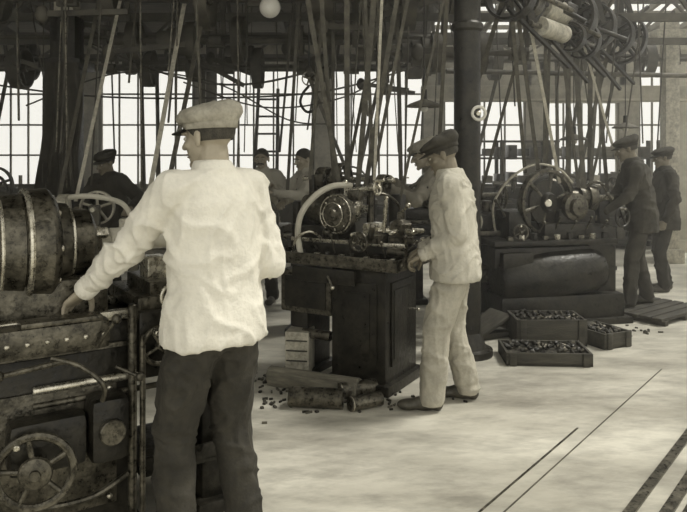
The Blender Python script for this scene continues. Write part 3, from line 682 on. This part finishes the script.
for (p0,p1,w,m) in [
 ((-4.3,9,2.7),(-4.9,9.6,1.2),.05,hiron),((-2.6,9,2.7),(-2.7,9.5,1.0),.05,hiron),((-2.4,9,2.7),(-2.5,9.5,1.0),.05,hiron),((-.5,9,2.7),(.1,10.2,1.2),.05,hiron),((.5,9,2.7),(.2,10.2,1.2),.05,hiron),((-1.8,9,2.7),(-1.9,9.5,1.0),.05,hiron),
 ((2.0,10.2,2.95),(1.8,10.7,1.2),.05,leather),((2.3,10.2,2.95),(1.95,10.7,1.2),.05,leather),((3.1,10.2,2.95),(3.0,9.8,1.2),.05,leather),((3.5,10.2,2.95),(3.1,9.8,1.2),.05,leather)]:
    b.beam(p0,p1,w,.006,m,up=(0,1,0))
b.done()
b=B('drive_belt')
for t,p1,w,m in((.25,(1.75,6.75,1.4),.035,leather),(.35,(1.88,6.75,1.4),.035,leather),(.55,(2.1,6.8,1.3),.03,pbelt),(1.0,(1.95,6.8,1.4),.03,leather),(1.3,(2.3,6.85,1.25),.03,leather),(1.55,(2.2,6.85,1.25),.05,leather),(1.7,(2.35,6.85,1.25),.05,leather),(1.8,(2.9,7.2,1.2),.025,pbelt),(2.2,(2.6,7.4,1.3),.05,leather),(2.3,(2.75,7.3,1.2),.04,leather),(2.5,(2.5,7.1,1.2),.03,leather),(2.9,(3.2,9.6,1.2),.05,leather),(3.3,(3.4,9.6,1.2),.04,leather),(1.1,(2.0,6.9,1.45),.03,leather),(.15,(1.1,7.6,1.2),.04,leather),(.7,(1.35,7.0,1.1),.03,leather)):
    b.beam(s0+U*t,p1,w,.006,m,up=(0,1,0))
b.done()
b=B('control_rods')
b.tube([(-4.5,8,2.45),(-3,8,2.25),(-1.5,8,2.22),(-.2,8,2.3),(.9,8,2.6)],.012,trussm,6,smooth=True)
b.tube([(-3,8.3,2.9),(-2,8.3,2.5),(-1.0,8.3,2.42),(.4,8.3,2.8)],.014,trussm,6,smooth=True)
b.tube([(-1.6,7,2.3),(-.8,7,2.05),(.0,7,2.15),(.6,7,2.5)],.009,trussm,6,smooth=True)
b.tube([(-3.4,7.5,2.1),(-2.4,7.5,2.45),(-1.4,7.5,2.35),(-.6,7.5,1.95),(-.1,7.4,1.9)],.009,trussm,6,smooth=True)
for x in(-2.35,-1.72,-.9,.28): b.cyl((x,5.9,3.9),(x+.02,5.9,1.3),.009,iron2,seg=8)
b.cyl((-4,7.6,2.85),(1.0,7.6,2.85),.025,trussm,seg=10); b.cyl((1.2,8.2,2.55),(5.6,8.9,2.55),.03,hiron,seg=10)
b.beam((-6,10.4,2.85),(1.2,10.4,2.85),.06,.1,trussm)
for i in range(46):
    x=random.uniform(-3.8,1.0); y=random.uniform(5.6,9.8); zt=min(zr(y)-.1,3.9); zb=random.choice([1.3,1.6,1.9,2.3]); dx=random.gauss(0,.12)
    b.cyl((x+dx,y,zt),(x,y,zb),random.choice([.006,.008,.012]),random.choice([trussm,trussm,iron2,hiron]),seg=6)
for i in range(16):
    x=random.uniform(-3.8,.8); y=random.uniform(6,9.5); z=random.uniform(2.3,3.1); b.beam((x,y,z),(x+random.uniform(.3,.9),y,z+random.gauss(0,.15)),.03,.05,trussm)
    b.sph((x,y,z),(.06,.05,.08),trussm,10,8)
for i in range(12):
    x=random.uniform(1.6,4.6); y=random.uniform(7.5,9.8); zt=zr(y)-.1; b.cyl((x+random.gauss(0,.15),y,zt),(x,y,random.choice([1.3,1.7,2.1])),.009,random.choice([trussm,leather,hiron]),seg=6)
b.done()
b=B('tie_beam'); b.box((0,0,0),(5.4,.2,.24),plaster,bev=.01); b.box((0,-.12,-.1),(5.4,.05,.03),palew); b.done((3.9,10.8,2.5))
b=B('hoist_hook')
b.cyl((0,0,2.3),(0,0,3.9),.007,iron,seg=6); b.sph((0,0,2.26),(.035,.02,.05),iron); b.pulley((0,0,2.2),(0,1,0),.06,.03,iron2,4)
b.tube([(0,0,2.14),(-.05,0,2.08),(-.07,0,2.0),(-.02,0,1.93),(.05,0,1.95),(.07,0,2.02)],.011,iron,8,smooth=True); b.tube([(.02,0,2.2),(.1,0,2.28),(.16,0,2.3)],.01,iron,6,smooth=True)
b.done((-.28,5.7,0))
for (x,y,z,g) in((-.62,5.9,2.82,1),(.68,5.9,2.0,0),(2.5,7.6,1.75,0),(3.3,8.2,1.9,0)):
    b=B('pendant_lamp'); b.cyl((0,0,.1),(0,0,zr(y)-z),.006,iron,seg=6); b.cyl((0,0,.04),(0,0,.13),.025,iron)
    if g: b.sph((0,0,0),.09,glassm)
    else: b.rev((0,0,-.02),(0,0,1),[(0,.15),(.012,.15),(.03,.12),(.06,.04),(.07,.02)],hiron); b.sph((0,0,-.03),.035,glassm)
    b.done((x,y,z))

# ================================================================= floor items
def crate(name,loc,rz,sx,sy,h,m,fill=True,fh=.8):
    b=B(name); t=.02
    b.box((0,0,.012),(sx,sy,.024),m,bev=.003)
    for y in(-sy/2+t/2,sy/2-t/2):
        n=max(1,int(h/.12))
        for i in range(n): b.box((0,y,h*(i+.5)/n),(sx,t,h/n-.006),m,bev=.003)
    for x in(-sx/2+t/2,sx/2-t/2):
        for i in range(n): b.box((x,0,h*(i+.5)/n),(t,sy-2*t,h/n-.006),m,bev=.003)
    for x in(-sx/2+.05,sx/2-.05): b.box((x,-sy/2-.008,h/2),(.05,.016,h),m,bev=.003)
    if fill:
        b.box((0,0,h*fh*.5),(sx-2*t,sy-2*t,h*fh-.01),chips,bev=0)
        for i in range(70):
            x=random.uniform(-sx/2+.05,sx/2-.05);y=random.uniform(-sy/2+.05,sy/2-.05);a=random.uniform(0,3.1)
            p=V((x,y,h*fh+random.uniform(0,.02))); b.cyl(p,p+V((math.cos(a)*.035,math.sin(a)*.035,.01)),.014,random.choice([iron,iron,iron2]),seg=8)
    b.done(loc,rz)
crate('parts_tray',(1.55,5.42,0),rad(-3),.64,.38,.10,wooddk)
crate('wooden_crate',(1.72,5.95,0),rad(0),.58,.36,.22,wooddk,True,.9)
crate('parts_tray',(2.16,5.9,0),rad(25),.3,.40,.13,wooddk)
b=B('duckboard')
for i in range(6): b.box((0,-.3+.12*i,.06),(.9,.1,.03),wooddk)
for x in(-.38,0,.38): b.box((x,0,.022),(.06,.72,.044),wooddk)
b.done((3.05,6.95,0),rad(38))
b=B('wooden_board'); b.box((0,0,.12),(.34,.3,.03),wooddk,rot=(0,rad(-25),0)); b.box((.02,0,.03),(.3,.25,.05),wooddk); b.done((1.25,6.1,0),rad(25))
b=B('wood_block'); b.box((0,0,.17),(.17,.2,.34),hsteel,bev=.006)
for z in(.07,.14,.21,.28): b.box((0,-.102,z),(.15,.004,.01),wooddk,bev=0)
b.done((-.31,5.0,0),rad(-10))
b=B('timber_offcut'); b.box((0,0,.05),(.66,.14,.1),wood,bev=.02); b.cyl((-.34,0,.06),(.33,0,.06),.06,wood); b.done((-.2,4.72,0),rad(-24))
b=B('metal_tube'); b.rev((0,0,.06),(1,0,0),[(0,.04),(0,.062),(.34,.064),(.34,.045),(.02,.04)],iron2,24); b.ring((.01,0,.06),(1,0,0),.052,.008,hsteel); b.done((-.34,4.42,0),rad(-8))
b=B('metal_tube'); b.rev((0,0,.05),(1,.2,0),[(0,.03),(0,.05),(.26,.05),(.26,.035),(.02,.03)],iron2,24); b.ring((.01,0,.05),(1,.2,0),.043,.007,hsteel); b.done((-.03,4.55,0),rad(10))
b=B('metal_tube'); b.rev((0,0,.045),(1,0,0),[(0,.03),(0,.045),(.22,.045),(.22,.03),(.02,.025)],iron2,24); b.ring((.01,0,.045),(1,0,0),.04,.006,hsteel); b.done((.04,4.32,0),rad(28))
for (x,y,sx_,n_) in((.0,4.55,.24,220),(2.35,6.2,.18,80),(-.5,4.9,.3,120)):
    b=B('swarf_pile')
    for i in range(n_):
        a=random.uniform(0,6.28);r=abs(random.gauss(0,sx_)); xx=r*math.cos(a)*1.3;yy=r*math.sin(a)*.6
        b.box((xx,yy,.006),(random.uniform(.01,.045),random.uniform(.006,.02),.012),random.choice([iron,hiron,wooddk]),rot=(0,0,a*3),bev=0)
    b.done((x,y,0))

# ================================================================= PEOPLE
worker((-.50,2.72,0),rad(42),H=1.8,lean=.05,twist=.05,yaw=rad(22),pitch=.1,footL=(-.13,.06),footR=(.13,-.02),
       handL=(-1.04,2.79,1.04),handR=(-.37,3.10,1.12),poleL=(-.3,-.4,-.9),poleR=(.05,-.4,-1),shirt=shirtm,pants=dtrous,capm=caplt,curl=.45,seed=2,hem=.83,girth=1.04,arm=1.04,loose=1.04)
worker((.71,4.45,0),rad(82),H=1.72,lean=.10,twist=-.04,yaw=0,pitch=.36,footL=(-.12,.15),footR=(.12,-.08),
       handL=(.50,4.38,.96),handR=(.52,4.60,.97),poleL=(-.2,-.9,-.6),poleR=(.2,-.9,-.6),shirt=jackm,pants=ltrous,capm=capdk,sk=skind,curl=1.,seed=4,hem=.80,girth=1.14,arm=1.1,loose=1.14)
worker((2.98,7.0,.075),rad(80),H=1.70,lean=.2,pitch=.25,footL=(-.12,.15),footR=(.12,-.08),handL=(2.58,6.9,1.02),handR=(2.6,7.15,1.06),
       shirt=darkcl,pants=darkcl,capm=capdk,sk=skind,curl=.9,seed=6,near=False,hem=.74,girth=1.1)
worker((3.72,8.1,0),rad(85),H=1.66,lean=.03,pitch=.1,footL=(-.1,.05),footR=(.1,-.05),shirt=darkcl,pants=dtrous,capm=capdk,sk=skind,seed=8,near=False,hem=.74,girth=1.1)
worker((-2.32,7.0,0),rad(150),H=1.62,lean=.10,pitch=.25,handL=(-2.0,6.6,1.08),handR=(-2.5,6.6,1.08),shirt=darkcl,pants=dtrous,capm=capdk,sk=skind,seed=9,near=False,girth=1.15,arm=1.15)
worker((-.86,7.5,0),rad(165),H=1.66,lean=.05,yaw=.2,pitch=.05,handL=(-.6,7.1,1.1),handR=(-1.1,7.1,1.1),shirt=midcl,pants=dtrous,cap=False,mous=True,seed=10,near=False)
worker((-.34,7.3,0),rad(120),H=1.66,lean=.12,yaw=.15,pitch=.2,handL=(-.68,6.9,1.2),handR=(-.72,7.1,1.25),shirt=midcl,pants=dtrous,cap=False,seed=11,near=False)
worker((.94,6.0,0),rad(80),H=1.76,lean=.36,yaw=.1,pitch=.3,handL=(.38,5.85,1.30),handR=(.44,6.0,1.34),shirt=greycl,pants=dtrous,capm=caplt,seed=12,near=False,hem=.8)

# ================================================================= haze: scattering volume added behind the foreground worker to soften the background
hz=bpy.data.materials.new('haze_volume'); hz.use_nodes=True; nt=hz.node_tree; nt.nodes.clear()
om=nt.nodes.new('ShaderNodeOutputMaterial'); vsn=nt.nodes.new('ShaderNodeVolumeScatter'); vsn.inputs['Color'].default_value=(1,.98,.92,1); vsn.inputs['Density'].default_value=.026; vsn.inputs['Anisotropy'].default_value=.5
nt.links.new(vsn.outputs[0],om.inputs['Volume'])
b=B('haze_volume'); b.box((0,7.75,2.75),(13.6,8.3,5.9),hz,bev=0); b.done()

# ================================================================= light
w=bpy.data.worlds.new('World'); scene.world=w; w.use_nodes=True
bg=w.node_tree.nodes['Background']; bg.inputs[0].default_value=(1,.975,.885,1); bg.inputs[1].default_value=1.12
l=bpy.data.lights.new('sun','SUN'); l.energy=3.6; l.angle=rad(10); l.color=(1,.97,.885)
o=bpy.data.objects.new('sun',l); scene.collection.objects.link(o); o.rotation_euler=V((-.5,-.12,-.86)).to_track_quat('-Z','Y').to_euler()
c=bpy.data.cameras.new('camera'); c.lens=36.7; c.sensor_width=36; c.shift_y=-.151; c.clip_start=.05
o=bpy.data.objects.new('camera',c); scene.collection.objects.link(o); o.location=(0,0,1.6); o.rotation_euler=(rad(90),0,0)
scene.camera=o
scene.view_settings.view_transform='Standard'
